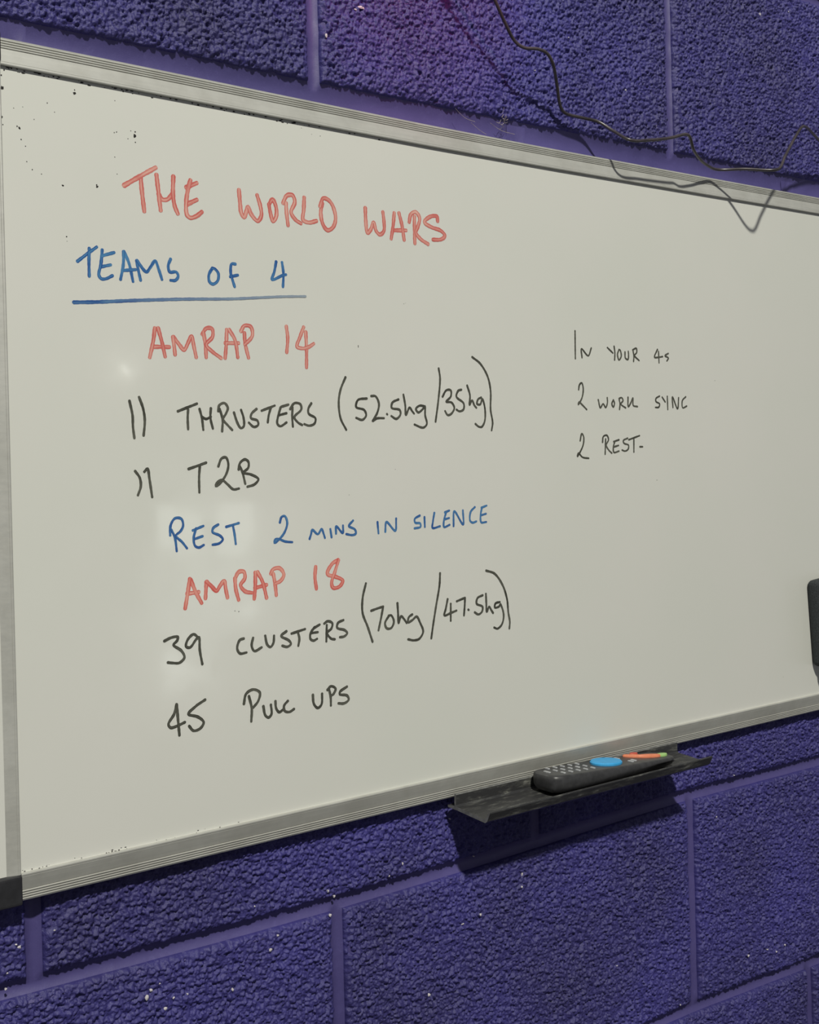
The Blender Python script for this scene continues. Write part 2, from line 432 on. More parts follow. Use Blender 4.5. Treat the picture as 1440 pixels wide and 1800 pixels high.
M_DIM = lit('glow_pane_dim', (.93, 1, .95), .5)
far = rbox('wall_front', M_GREY, None, (1000, -6100, 650), (7600, 160, 4000), 0); tag(far, kind='structure')
win = rbox('glare_window_1', simple('window_frame_paint', (.5, .5, .5), .5), None, (3290, -6015, -420), (1240, 30, 1300), 4); tag(win, kind='structure')
for i in range(3):
    for j in range(3):
        m_ = M_DIM if (i, j) not in ((0, 0), (0, 1), (0, 2), (1, 1), (1, 2)) else M_GLOW  # bright and dim panes arranged to shape the glare on the board
        rbox('pane', m_, win, (2905+385*i, -5994, -840+420*j), (300, 12, 360), 0)
lamp = empty('glare_lamp', 2560, -6000, 1000)
tag(lamp, 'unseen lamp added on the far wall for a bright reflection in the whiteboard', 'lamp')
rbox('housing', M_CAP, lamp, (2560, -6000, 1000), (260, 40, 200), 10)
rbox('diffuser', lit('lamp_diffuser', (1, 1, .93), 14.0), lamp, (2572, -5976, 1040), (70, 14, 110), 6)
rbox('halo_plate', lit('lamp_halo_glow', (1, 1, .93), 2.6), lamp, (2540, -5977, 990), (200, 8, 150), 4)  # added glowing plate, gives the dim halo round the reflected bright spot

# ------------------------------------------------------------------ the whiteboard
board = empty('whiteboard', -290, 0, 50)
tag(board, 'white marker board in an aluminium frame with handwritten workout on purple wall', 'whiteboard')
XL, XR = -289.0, 909.0
topz = pl([(-290, 0), (-265, 0), (-44, -1.9), (110, -2.9), (260, -2.6), (480, -1.0), (708, .9), (910, 1.5)])
ZTI, ZTO, ZBI, ZBO = 640.4, 661.2, 86.8, 66.2
XLI = -270.5
# panel, follows the slight bow of the top rail beneath it
xs = np.linspace(XL+4, XR-4, 60); V = []; F = []
for x in xs:
    V += [(x, -13, ZBI-6), (x, -13, ZTI+5+topz(x)), (x, -3, ZTI+5+topz(x)), (x, -3, ZBI-6)]
for i in range(len(xs)-1):
    for k in range(4): F.append((i*4+k, i*4+(k+1) % 4, i*4+4+(k+1) % 4, i*4+4+k)[::-1])
F += [(0, 1, 2, 3), tuple(len(V)-4+k for k in (3, 2, 1, 0))]
panel = link_mesh('panel', mesh_np('panel', V, F, False), M_PANEL, board); panel['label'] = 'glossy off-white writing surface'
# frame profile: (distance outwards from the inner edge, height above the wall)
prof = [(0, 8), (0, 14.9), (.35, 15.6), (1.0, 15.8), (2.1, 15.5), (2.3, 15.2), (2.6, 15.3), (7, 14.0), (12.0, 12.4), (12.4, 12.2)]
w = 12.6
for k in range(4):
    h0 = 12.6-.28*k
    prof += [(w, h0-.95), (w+.30, h0-.1), (w+.55, h0+.05), (w+1.25, h0-.15), (w+1.55, h0-.9)]; w += 1.8
prof += [(w+.2, 11.0), (20.4, 10.6), (20.6, 0)]
def rail(name, p0, p1, inner, outward, scale=1.0, zo=None):
    """sweep the profile from p0 to p1; 'inner' is the coordinate of the inner edge"""
    V = []; F = []; n = 60 if zo else 2; m_ = len(prof)
    for i in range(n):
        t = p0+(p1-p0)*i/(n-1)
        for (u, h) in prof:
            u = u*scale
            if outward in ('up', 'down'):
                z = inner+(u if outward == 'up' else -u)
                if zo: z += float(zo(t))
                V.append((t, -h, z))
            else: V.append((inner+(u if outward == 'right' else -u), -h, t))
    for i in range(n-1):
        for k in range(m_-1):
            q = (i*m_+k, i*m_+k+1, (i+1)*m_+k+1, (i+1)*m_+k); F.append(q if outward in ('up', 'left') else q[::-1])
    for i in (0, n-1): F.append(tuple(i*m_+k for k in range(m_)))
    me = mesh_np(name, V, F, False)
    bm = bmesh.new(); bm.from_mesh(me); bmesh.ops.recalc_face_normals(bm, faces=bm.faces); bm.to_mesh(me); bm.free()
    return link_mesh(name, me, M_ALU, board)
CAPW = 19
rail('frame_rail', XLI, XR-CAPW, ZTI, 'up', 1, topz)
botz = pl([(-290, 0), (910, 0)])
rail('frame_rail', XLI+.0, XR-CAPW, ZBI, 'down', .995, pl([(-290, -.4), (-265, -.3), (127, .5), (683, .0), (910, 0)]))
rail('frame_rail', ZBO+19.6, ZTO-18, XLI, 'left', .93)
rail('frame_rail', ZBO+19.6, ZTO-18, XR-CAPW, 'right', .93)
for (cx, cz) in ((XLI-9.8, ZBO+9.1), (XLI-9.8, ZTO-8), (XR-9.5, ZBO+9), (XR-9.5, ZTO-8)):
    c = rbox('corner_cap', M_CAP, board, (cx, -8.6, cz), (20.2, 17.2, 21), 2.2, 3); c['label'] = 'black plastic corner cap'

# ---- handwriting
def R1(x, y): return (100+x/3.6, 260+y/3.6)
def R2(x, y): return (400+x/3.6, 300+y/3.6)
def R3(x, y): return (200+x/4, 620+y/4)
def R4(x, y): return (540+x/4, 600+y/4)
def R5(x, y): return (260+x/4, 960+y/4)
def R6(x, y): return (580+x/4, 960+y/4)
def R7(x, y): return (980+x/5.5385, 560+y/5.5385)
PY = -13.0
stroke_no = [0]
def ribbon(V, F, UV, pts_mm, wid, taper=(1, 1)):
    P = np.array(catmull(pts_mm, .9)); n = len(P)
    if n < 2: return
    T = np.gradient(P, axis=0); T /= (np.linalg.norm(T, axis=1)[:, None]+1e-9)
    L = np.concatenate([[0], np.cumsum(np.linalg.norm(np.diff(P, axis=0), axis=1))])
    sid = stroke_no[0]; stroke_no[0] += 1
    lay = PY-.05-.012*(sid % 7)
    # add the round ends
    seq = []
    r = wid/2
    for q in (1.0, .9, .7, .4): seq.append((P[0]-T[0]*r*q*.9, T[0], math.sqrt(max(0, 1-q*q)), -r*q))
    ph = rng.uniform(0, 6.28)
    for i in range(n):
        s = L[i]/(L[-1]+1e-9)
        wv = 1+.07*math.sin(L[i]*.55+ph)+.05*math.sin(L[i]*1.7+2*ph)
        seq.append((P[i], T[i], wv*(taper[0]+(taper[1]-taper[0])*s), L[i]))
    for q in (.4, .7, .9, 1.0): seq.append((P[-1]+T[-1]*r*q*.9, T[-1], taper[1]*math.sqrt(max(0, 1-q*q)), L[-1]+r*q))
    b0 = len(V)
    for (p, t, k, s) in seq:
        nn = np.array([-t[1], t[0]])
        for j in (-1, 0, 1):
            q = p+nn*r*k*j
            V.append((q[0], lay-.0012*len(V)/3+.0012*b0/3, q[1])); UV.append(((j+1)*.49+.01, s+sid*37.3))
    for i in range(len(seq)-1):
        for j in (0, 1):
            F.append((b0+i*3+j, b0+i*3+j+1, b0+i*3+3+j+1, b0+i*3+3+j))
def mm(pts, tf):
    out = []
    for (x, y) in pts:
        px, py = tf(x, y); P = at(px, py, PY-.06); out.append((P[0], P[2]))
    return out
def writing(label, mat, tf, wid, strokes, taper=(1, .92), name='handwritten_word'):
    """one mesh for each word: strokes closer than the gap between words belong together"""
    groups = strokes if isinstance(tf, list) else [strokes]
    tfs = tf if isinstance(tf, list) else [tf]
    S = sorted([mm(s, t_) for t_, st in zip(tfs, groups) for s in st], key=lambda p: min(q[0] for q in p))
    words = []; right = -1e9
    gap = 6.0 if wid < 2.0 else 8.5
    for s in S:
        if min(q[0] for q in s) > right+gap: words.append([])
        words[-1].append(s); right = max(right, max(q[0] for q in s))
    for wd_ in words:
        V = []; F = []; UV = []
        for s in wd_: ribbon(V, F, UV, s, wid, taper)
        me = mesh_np(name, V, F, False)
        uv = me.uv_layers.new(name='UVMap'); li = np.zeros(len(me.loops), np.int32); me.loops.foreach_get('vertex_index', li)
        uv.data.foreach_set('uv', np.array(UV, np.float32)[li].ravel())
        o = link_mesh(name, me, mat, board); o['label'] = label

writing('red marker word in the heading line', M_RED, [R1, R2], 3.6, [
  [[(425, 238), (525, 180), (625, 125)], [(530, 185), (540, 290), (553, 400)],
   [(630, 170), (643, 280), (657, 395)], [(737, 180), (735, 290), (745, 365), (765, 415)], [(643, 290), (665, 325), (700, 325), (732, 290)],
   [(845, 205), (828, 270), (818, 350), (822, 420), (845, 442), (885, 430), (917, 405)], [(818, 250), (885, 222)], [(820, 358), (885, 328)]],
  [[(72, 122), (80, 210), (86, 265), (105, 296), (118, 262), (130, 228), (150, 275), (190, 318), (214, 285), (208, 225), (187, 155)],
   [(262, 215), (285, 182), (307, 230), (308, 290), (288, 320), (272, 270), (262, 215)],
   [(370, 205), (375, 280), (383, 345)], [(352, 205), (375, 158), (412, 156), (426, 200), (402, 262), (430, 310), (464, 333)],
   [(485, 170), (482, 250), (478, 310), (515, 328), (563, 318)],
   [(600, 205), (590, 265), (602, 335), (632, 376), (668, 357), (684, 300), (668, 228), (640, 187), (605, 175), (585, 225)],
   [(872, 235), (875, 315), (885, 393), (907, 372), (924, 328), (940, 380), (965, 404), (990, 380), (990, 320), (983, 262)],
   [(1055, 268), (1048, 350), (1036, 430)], [(1085, 268), (1104, 345), (1118, 438)], [(1055, 377), (1130, 378)],
   [(1183, 290), (1183, 370), (1186, 460)], [(1150, 325), (1160, 278), (1190, 262), (1216, 300), (1203, 360), (1192, 392), (1225, 435), (1270, 465)],
   [(1330, 320), (1325, 290), (1285, 290), (1246, 325), (1290, 357), (1350, 380), (1376, 412), (1350, 435), (1300, 436)]]])
writing('blue marker word', M_BLU, [R1, R2], 2.5, [
  [[(130, 718), (190, 672), (252, 627)], [(205, 635), (203, 720), (205, 812)],
   [(287, 645), (278, 740), (265, 800), (280, 827), (310, 828), (352, 808)], [(287, 682), (362, 662)], [(280, 752), (340, 740)],
   [(422, 655), (420, 740), (403, 832)], [(425, 655), (458, 735), (482, 845)], [(425, 775), (498, 770)],
   [(505, 712), (515, 770), (530, 838)], [(507, 712), (565, 785), (592, 755), (622, 715), (645, 770), (665, 832)],
   [(720, 703), (705, 745), (715, 785), (755, 785), (768, 812), (750, 838), (720, 838)],
   [(985, 760), (963, 800), (965, 845), (988, 862), (1018, 840), (1022, 795), (1000, 765), (985, 760)],
   [(1130, 735), (1105, 735), (1100, 790), (1110, 830), (1125, 878)], [(1097, 815), (1145, 805)]],
  [[(308, 575), (296, 640), (282, 690), (350, 662), (370, 658)], [(345, 580), (354, 650), (351, 735)]]])
writing('long blue underline fading to the right', M_BLF, R1, 2.4,
  [[(105, 977), (250, 975), (500, 965), (800, 957), (1100, 955), (1300, 946), (1440, 940), (1572, 939)]], (1.15, .75), 'underline')
writing('red marker word', M_RED, [R1, R2], 3.2, [
  [[(620, 1140), (610, 1220), (588, 1325)], [(640, 1140), (665, 1230), (685, 1320)], [(615, 1258), (712, 1260)],
   [(735, 1195), (743, 1260), (748, 1308)], [(737, 1195), (775, 1245), (805, 1278), (832, 1230), (853, 1190), (866, 1250), (882, 1325)],
   [(927, 1165), (940, 1240), (945, 1325)], [(920, 1180), (945, 1142), (982, 1145), (985, 1195), (945, 1245), (985, 1290), (1040, 1330)],
   [(1075, 1150), (1072, 1240), (1065, 1330)], [(1090, 1150), (1127, 1215), (1145, 1325)], [(1065, 1235), (1150, 1235)],
   [(1187, 1170), (1192, 1240), (1213, 1328)], [(1165, 1160), (1187, 1125), (1228, 1133), (1236, 1190), (1190, 1243)]],
  [[(372, 985), (381, 1060), (375, 1150)], [(482, 990), (458, 1055), (440, 1112), (480, 1125), (515, 1115), (545, 1095)], [(495, 1020), (500, 1130), (500, 1245)]]])
writing('black marker word', M_BLK, [R3, R4], 2.15, [
  [[(110, 338), (132, 440), (135, 520), (145, 600)], [(178, 312), (207, 395), (218, 480), (210, 582)],
   [(450, 412), (585, 358)], [(523, 400), (520, 460), (523, 538)],
   [(603, 395), (620, 460), (630, 542)], [(683, 390), (680, 460), (697, 533)], [(620, 452), (650, 466), (683, 450)],
   [(745, 395), (765, 470), (762, 553)], [(735, 412), (742, 370), (778, 354), (802, 388), (788, 430), (768, 468), (800, 508), (833, 543)],
   [(845, 420), (868, 490), (893, 530), (915, 515), (912, 455), (895, 402)],
   [(1005, 395), (970, 428), (965, 460), (1010, 477), (1016, 508), (985, 522), (950, 492)],
   [(1040, 408), (1132, 372)], [(1105, 385), (1090, 440), (1083, 490)],
   [(1173, 385), (1155, 450), (1150, 498), (1172, 517), (1215, 490)], [(1178, 380), (1228, 365)], [(1160, 440), (1215, 425)],
   [(1258, 385), (1255, 450), (1260, 520)], [(1240, 397), (1270, 355), (1312, 362), (1318, 400), (1270, 452), (1295, 490), (1325, 508)],
   [(1390, 355), (1368, 395), (1372, 430), (1418, 460), (1412, 498), (1375, 513), (1340, 502)]],
  [[(270, 252), (235, 340), (222, 430), (235, 540), (275, 622)],
   [(420, 402), (358, 412), (345, 462), (400, 482), (415, 520), (388, 552), (345, 538)],
   [(450, 385), (482, 387), (505, 440), (492, 505), (460, 562), (490, 542), (540, 540)], [(561, 511), (564, 514)],
   [(643, 408), (600, 430), (595, 468), (650, 482), (656, 515), (627, 545), (592, 525)],
   [(677, 375), (690, 450), (695, 518), (720, 465), (738, 490), (752, 508)],
   [(820, 455), (790, 453), (765, 475), (782, 500), (812, 478), (828, 455), (830, 520), (842, 580), (815, 607), (755, 585)],
   [(925, 190), (935, 265), (922, 420), (903, 565)],
   [(952, 390), (978, 345), (1010, 345), (1010, 388), (978, 425), (1015, 430), (1035, 468), (1015, 508), (988, 518), (970, 490)],
   [(1085, 340), (1062, 348), (1050, 390), (1100, 435), (1100, 478), (1072, 492), (1050, 480)],
   [(1125, 310), (1145, 380), (1142, 448), (1160, 415), (1176, 450), (1190, 467)],
   [(1225, 395), (1202, 408), (1195, 440), (1218, 443), (1232, 405), (1250, 470), (1250, 555), (1230, 600), (1207, 600), (1183, 580)],
   [(1160, 110), (1220, 160), (1270, 250), (1290, 350), (1290, 480), (1304, 570), (1297, 625)]]])
writing('black marker word', M_BLK, R3, 2.15, [
   [(150, 832), (183, 880), (190, 940), (170, 1002)], [(215, 838), (238, 815), (250, 880), (270, 1015)],
   [(525, 818), (590, 795), (650, 773)], [(605, 800), (600, 880), (602, 982)],
   [(735, 800), (757, 745), (790, 737), (806, 790), (790, 855), (750, 915), (718, 940), (722, 918), (760, 895), (800, 925), (840, 960), (880, 955)],
   [(885, 795), (905, 840), (925, 922)], [(878, 822), (888, 775), (922, 750), (947, 768), (945, 810), (912, 843), (965, 856), (1017, 888), (990, 925), (940, 942)]])
writing('blue marker word', M_BLU, [R3, R4], 2.1, [
  [[(405, 1245), (430, 1300), (443, 1395)], [(397, 1285), (400, 1215), (430, 1165), (475, 1168), (488, 1215), (470, 1255), (437, 1288), (480, 1330), (515, 1375)],
   [(580, 1235), (562, 1300), (570, 1355), (598, 1370), (633, 1352)], [(555, 1250), (630, 1218)], [(570, 1310), (625, 1290)],
   [(735, 1208), (700, 1232), (695, 1262), (745, 1285), (767, 1312), (742, 1340), (695, 1350)],
   [(790, 1225), (880, 1198)], [(838, 1215), (850, 1280), (858, 1345)],
   [(1168, 1195), (1180, 1155), (1205, 1150), (1220, 1200), (1198, 1268), (1150, 1325), (1130, 1337), (1137, 1312), (1160, 1310), (1205, 1327), (1255, 1332)]],
  [[(17, 1390), (28, 1355), (36, 1325), (75, 1356), (102, 1320), (115, 1350), (125, 1382)], [(163, 1320), (172, 1378)],
   [(203, 1352), (205, 1300), (250, 1348), (252, 1295)], [(323, 1260), (294, 1298), (335, 1322), (343, 1350), (320, 1362), (275, 1355)],
   [(495, 1270), (502, 1350)], [(550, 1340), (558, 1270), (620, 1332), (626, 1245)],
   [(793, 1225), (757, 1248), (760, 1275), (795, 1280), (797, 1305), (755, 1315)], [(825, 1235), (828, 1305)], [(895, 1205), (885, 1265), (882, 1312), (935, 1300)],
   [(978, 1200), (962, 1260), (963, 1305), (1002, 1290)], [(968, 1203), (1000, 1190)], [(965, 1252), (998, 1242)],
   [(1030, 1300), (1035, 1195), (1097, 1288), (1095, 1188)], [(1180, 1165), (1150, 1200), (1145, 1258), (1163, 1275), (1190, 1266)],
   [(1230, 1168), (1220, 1220), (1224, 1272), (1260, 1270)], [(1225, 1170), (1262, 1155)], [(1225, 1222), (1258, 1212)]]])
writing('red marker word', M_RED2, R5, 3.3, [
   [(295, 230), (280, 330), (262, 438)], [(300, 235), (340, 330), (378, 400)], [(275, 335), (358, 323)],
   [(412, 250), (408, 310), (405, 368)], [(414, 250), (450, 285), (482, 315), (510, 275), (537, 245), (547, 300), (560, 362)],
   [(612, 225), (618, 300), (638, 378)], [(612, 230), (638, 182), (675, 180), (682, 225), (652, 275), (685, 318), (730, 328)],
   [(755, 185), (755, 280), (748, 370)], [(770, 182), (808, 255), (835, 365)], [(752, 295), (835, 272)],
   [(882, 195), (895, 270), (903, 345)], [(865, 195), (882, 162), (928, 156), (956, 200), (935, 242), (900, 262)],
   [(1180, 145), (1175, 220), (1185, 300)],
   [(1340, 97), (1295, 125), (1262, 195), (1320, 215), (1370, 242), (1348, 283), (1303, 293), (1292, 255), (1315, 180), (1340, 97)]])
writing('black marker word', M_BLK, [R5, R6], 2.25, [
  [[(115, 668), (165, 643), (210, 638), (205, 665), (180, 695), (235, 735), (257, 782), (222, 820), (180, 822), (140, 818)],
   [(358, 648), (322, 620), (282, 655), (268, 705), (298, 712), (340, 655), (360, 640), (365, 730), (383, 830)],
   [(675, 650), (645, 662), (628, 718), (648, 755), (693, 748)], [(740, 645), (730, 700), (750, 738), (800, 712)],
   [(825, 630), (838, 690), (862, 710), (883, 680), (887, 630)],
   [(975, 598), (937, 632), (990, 662), (1006, 688), (980, 708), (945, 700)], [(1010, 615), (1105, 583)], [(1055, 605), (1065, 650), (1058, 700)],
   [(1173, 570), (1145, 610), (1143, 652), (1165, 665), (1190, 652)], [(1170, 575), (1208, 552)], [(1145, 612), (1195, 605)],
   [(1258, 555), (1255, 670)], [(1240, 545), (1265, 528), (1297, 542), (1290, 580), (1260, 610), (1288, 650), (1315, 655)],
   [(1375, 520), (1337, 540), (1332, 575), (1383, 590), (1402, 612), (1380, 635), (1350, 640)]],
  [[(253, 262), (230, 365), (230, 470), (265, 565), (300, 672)], [(290, 455), (335, 438), (375, 425)], [(375, 425), (360, 505), (342, 592)],
   [(415, 490), (388, 540), (400, 578), (432, 575), (450, 530), (432, 487), (412, 490)], [(475, 400), (480, 480), (483, 542), (500, 492), (518, 508), (540, 540)],
   [(580, 480), (555, 500), (550, 535), (580, 520), (610, 495), (635, 540), (656, 600), (630, 650), (590, 662), (550, 655)],
   [(775, 190), (770, 280), (745, 430), (725, 560), (713, 648)], [(828, 372), (815, 440), (805, 487), (850, 470), (890, 453)], [(850, 405), (850, 525)],
   [(892, 388), (950, 363)], [(950, 365), (948, 420), (943, 487)], [(973, 446), (977, 449)],
   [(1075, 345), (1038, 365), (1032, 405), (1073, 425), (1070, 460), (1045, 480), (1018, 465)], [(1097, 335), (1100, 400), (1103, 462), (1120, 425), (1135, 450), (1148, 470)],
   [(1195, 393), (1165, 403), (1160, 432), (1190, 425), (1200, 408), (1222, 480), (1212, 545), (1180, 580), (1155, 572)],
   [(1098, 172), (1160, 195), (1215, 275), (1245, 370), (1255, 470), (1265, 530), (1262, 578)]]])
writing('black marker word', M_BLK, R5, 2.35, [
   [(202, 1112), (185, 1180), (145, 1250), (160, 1277), (205, 1265), (260, 1238)], [(203, 1115), (212, 1220), (222, 1330)],
   [(403, 1080), (345, 1118)], [(345, 1118), (285, 1180), (350, 1200), (392, 1237), (370, 1280), (322, 1298), (290, 1265)],
   [(710, 1055), (730, 1140), (727, 1232)], [(675, 1110), (690, 1040), (740, 1008), (787, 1030), (775, 1090), (740, 1135)],
   [(812, 1125), (825, 1188), (850, 1205), (870, 1178), (865, 1115)], [(897, 1090), (902, 1140), (924, 1168), (950, 1150)], [(985, 1088), (958, 1122), (962, 1158), (995, 1166), (1028, 1145)],
   [(1160, 1045), (1167, 1108), (1195, 1138), (1222, 1110), (1225, 1037)], [(1275, 1010), (1285, 1060), (1287, 1120)], [(1262, 1012), (1288, 985), (1320, 1002), (1305, 1040), (1290, 1050)],
   [(1400, 988), (1352, 1022), (1350, 1042), (1400, 1050), (1412, 1080), (1380, 1105), (1340, 1105)]])
writing('small black marker word', M_BLK, R7, 1.95, [
   [(172, 120), (175, 390)], [(240, 380), (235, 295), (300, 362), (330, 287)], [(487, 283), (540, 335)], [(552, 270), (560, 335), (557, 403)],
   [(600, 302), (585, 350), (600, 403), (622, 365), (612, 308), (600, 302)], [(658, 325), (662, 385), (688, 397), (693, 350), (690, 320)],
   [(738, 318), (745, 370), (742, 418)], [(733, 305), (768, 290), (772, 330), (750, 360), (795, 408)],
   [(975, 300), (945, 375), (985, 377), (1025, 370)], [(985, 320), (990, 430)], [(1080, 340), (1048, 362), (1082, 385), (1066, 412)]])
writing('small black marker word', M_BLK, R7, 1.95, [
   [(207, 692), (215, 645), (238, 627), (252, 690), (238, 775), (203, 838), (210, 812), (240, 838), (285, 885)],
   [(398, 790), (418, 868), (445, 830), (470, 865), (487, 820), (485, 770)], [(545, 792), (530, 830), (545, 862), (556, 825), (545, 792)],
   [(602, 790), (610, 830), (605, 885)], [(600, 780), (625, 770), (640, 798), (618, 832), (665, 870)], [(688, 765), (690, 858), (715, 820), (735, 772), (738, 845), (780, 857)],
   [(995, 755), (960, 778), (960, 808), (995, 830), (988, 862), (955, 865)], [(1020, 765), (1050, 812)], [(1070, 757), (1075, 885)],
   [(1125, 865), (1120, 762), (1170, 878), (1180, 770)], [(1250, 762), (1217, 800), (1220, 868), (1260, 852)]])
writing('small black marker word', M_BLK, R7, 1.95, [
   [(222, 1190), (237, 1120), (257, 1155), (248, 1240), (195, 1345), (205, 1310), (245, 1350), (305, 1360)],
   [(470, 1172), (465, 1320)], [(440, 1205), (447, 1150), (482, 1137), (498, 1180), (475, 1232), (500, 1280), (530, 1310)],
   [(560, 1195), (545, 1250), (550, 1302), (600, 1290)], [(548, 1198), (600, 1180)], [(548, 1250), (595, 1235)],
   [(685, 1165), (642, 1188), (650, 1215), (692, 1232), (690, 1270), (660, 1290), (630, 1280)], [(695, 1180), (800, 1140)], [(745, 1170), (745, 1300)], [(803, 1248), (830, 1248)]])
# specks of ink and dirt
SP = [(131, 164, 4.5), (131, 158, 2), (34, 225, 4), (30, 222, 2), (37, 245, 2.2), (45, 257, 1.7), (47, 284, 1.7), (57, 298, 2), (111, 326, 2.2), (171, 328, 3.6), (170, 325, 2.2), (237, 239, 6), (238, 232, 2.5),
      (238, 250, 2), (230, 230, 1.6), (201, 233, 1.8), (205, 232, 1.8), (202, 276, 1.5), (225, 244, 1.6), (202, 177, 1.6), (83, 181, 2), (96, 197, 1.5), (60, 210, 1.5), (73, 306, 1.5), (117, 416, 2.2), (110, 326, 2.5),
      (33, 1537, 5), (37, 1538, 4), (32, 1526, 3), (50, 1536, 2.5), (66, 1532, 3.5), (71, 1530, 3), (97, 1524, 2), (109, 1522, 2), (245, 1490, 3), (250, 1489, 2), (348, 1467, 1.5), (313, 1475, 1.5), (183, 1506, 1.5),
      (4, 154, 5), (3, 205, 4), (2, 132, 3), (5, 219, 2), (7, 123, 2.5), (18, 118, 3), (30, 121, 3), (88, 130, 2.4), (136, 139, 4), (151, 142, 3), (62, 125, 2), (630, 608, 2), (630, 610, 1.5), (1155, 844, 2),
      (413, 1074, 1.8), (420, 1075, 1.8), (466, 205, 2), (505, 217, 2), (530, 225, 1.2), (563, 239, 1.5), (548, 236, 1.2), (1257, 669, 1.8), (893, 284, 3), (695, 825, 1.2), (614, 870, 1.3), (1377, 1190, 1.2),
      (26, 1540, 2), (34, 1500, 1.6), (31, 1485, 1.3), (33, 1460, 1.2), (206, 306, 1.5), (118, 424, 1), (24, 190, 1.2), (40, 188, 1.2), (710, 534, 1.3), (713, 533, 1.0)]
V = []; F = []
for (px, py, d) in SP:
    P = at(px, py, PY-.1); b0 = len(V); n = 9; V.append((P[0], PY-.22, P[2]))
    for k in range(n):
        an = 2*math.pi*k/n; q = random.uniform(.65, 1.25)*d/2/2.1
        V.append((P[0]+q*math.cos(an), PY-.10, P[2]+q*math.sin(an)*1.05))
    for k in range(n): F.append((b0, b0+1+k, b0+1+(k+1) % n))
# ragged dirt caught under the top rail and above the bottom rail
for i in range(70):
    x = -268+random.random()**1.6*330; z = ZTI+topz(x)-.2-random.random()**2*2.2; d = random.uniform(.3, 1.1)
    b0 = len(V); n = 6; V.append((x, PY-.2, z))
    for k in range(n): V.append((x+d*random.uniform(.5, 1.8)*math.cos(k*6.283/n), PY-.1, z+.6*d*math.sin(k*6.283/n)))
    for k in range(n): F.append((b0, b0+1+k, b0+1+(k+1) % n))
for i in range(30):
    x = -269+random.random()**2*200; z = ZBI+random.random()**2*1.6; d = random.uniform(.2, .7)
    b0 = len(V); n = 6; V.append((x, PY-.2, z))
    for k in range(n): V.append((x+d*random.uniform(.5, 1.8)*math.cos(k*6.283/n), PY-.1, z+.6*d*math.sin(k*6.283/n)))
    for k in range(n): F.append((b0, b0+1+k, b0+1+(k+1) % n))
o = link_mesh('ink_specks', mesh_np('ink_specks', V, F, False), M_DIRT, board); tag(o, 'black specks on the writing surface', kind='stuff')

# ------------------------------------------------------------------ pen tray
TX0, TX1 = 113.5, 408.0
tray = empty('pen_tray', TX0, -17, 55)
tag(tray, 'narrow dusty black plastic pen tray clipped under the whiteboard', 'tray')
tp = [(-16.6, 71.6), (-18.2, 71.8), (-18.8, 70.8), (-18.6, 62.2), (-20.5, 60.6), (-36, 59.4), (-44, 58.6), (-45, 59.0), (-46, 58.5), (-55.0, 57.6), (-57.8, 58.6), (-61.4, 64.2), (-62.8, 64.6), (-63.2, 63.4),
      (-59.6, 56.2), (-57, 54.4), (-40, 55.8), (-20, 57.6), (-7.5, 58.2), (-7.2, 60.2), (-16.4, 61.0)]
V = []; F = []; n = len(tp)
for x in np.linspace(TX0, TX1, 12):
    for (y, z) in tp: V.append((x, y, z))
for i in range(11):
    for k in range(n): F.append((i*n+k, i*n+(k+1) % n, (i+1)*n+(k+1) % n, (i+1)*n+k))
F += [tuple(range(n)), tuple(11*n+k for k in range(n))[::-1]]
me = mesh_np('shelf', V, F, False); bm = bmesh.new(); bm.from_mesh(me); bmesh.ops.recalc_face_normals(bm, faces=bm.faces); bm.to_mesh(me); bm.free()
link_mesh('shelf', me, M_TRAY, tray)
me.materials.append(simple('pale_plastic_edge', (.17, .17, .165), .45, var=.3))
for p in me.polygons:         # cut ends and the rim of the lip get a paler grey
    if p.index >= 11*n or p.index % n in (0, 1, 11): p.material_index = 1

# ------------------------------------------------------------------ remote control
rem = empty('remote_control', 285, -38, 60)
tag(rem, 'black remote control with blue oval pad lying in the pen tray', 'remote control')
LX0, LX1 = 198.0, 368.0
def ztop(x): return 78.8-(x-LX0)/(LX1-LX0)*9.3
def zbot(x): return 61.4-(x-LX0)/(LX1-LX0)*.4
# outline in plan, narrowing slightly to the right, rounded ends; stacked rings make a soft body
def ring(inset, zfun, n=64):
    pts = []; cy = -38.5
    for k in range(n):
        a = 2*math.pi*k/n; ex = 5.0
        cx = (LX0+LX1)/2; hx = (LX1-LX0)/2-inset; c, s = math.cos(a), math.sin(a)
        x = cx+hx*np.sign(c)*abs(c)**(2/ex)
        hy = 20.5-inset-2.0*((x-LX0)/(LX1-LX0))
        y = cy+hy*np.sign(s)*abs(s)**(2/ex)
        pts.append((x, y, zfun(x, y)))
    return pts
rings = [ring(6, lambda x, y: zbot(x)), ring(2.2, lambda x, y: zbot(x)+1.8), ring(.3, lambda x, y: zbot(x)+6), ring(0, lambda x, y: ztop(x)-4.5),
         ring(.5, lambda x, y: ztop(x)-1.8), ring(1.6, lambda x, y: ztop(x)-.5), ring(3.2, lambda x, y: ztop(x)), ring(12, lambda x, y: ztop(x)+.1)]
V = [p for r_ in rings for p in r_]; F = []; n = 64
for i in range(len(rings)-1):
    for k in range(n): F.append((i*n+k, i*n+(k+1) % n, (i+1)*n+(k+1) % n, (i+1)*n+k))
F += [tuple(range(n))[::-1], tuple((len(rings)-1)*n+k for k in range(n))]
body = link_mesh('casing', mesh_np('casing', V, F), M_REM, rem)
TILT = Matrix.Rotation(math.atan(9.3/177), 3, 'Y')
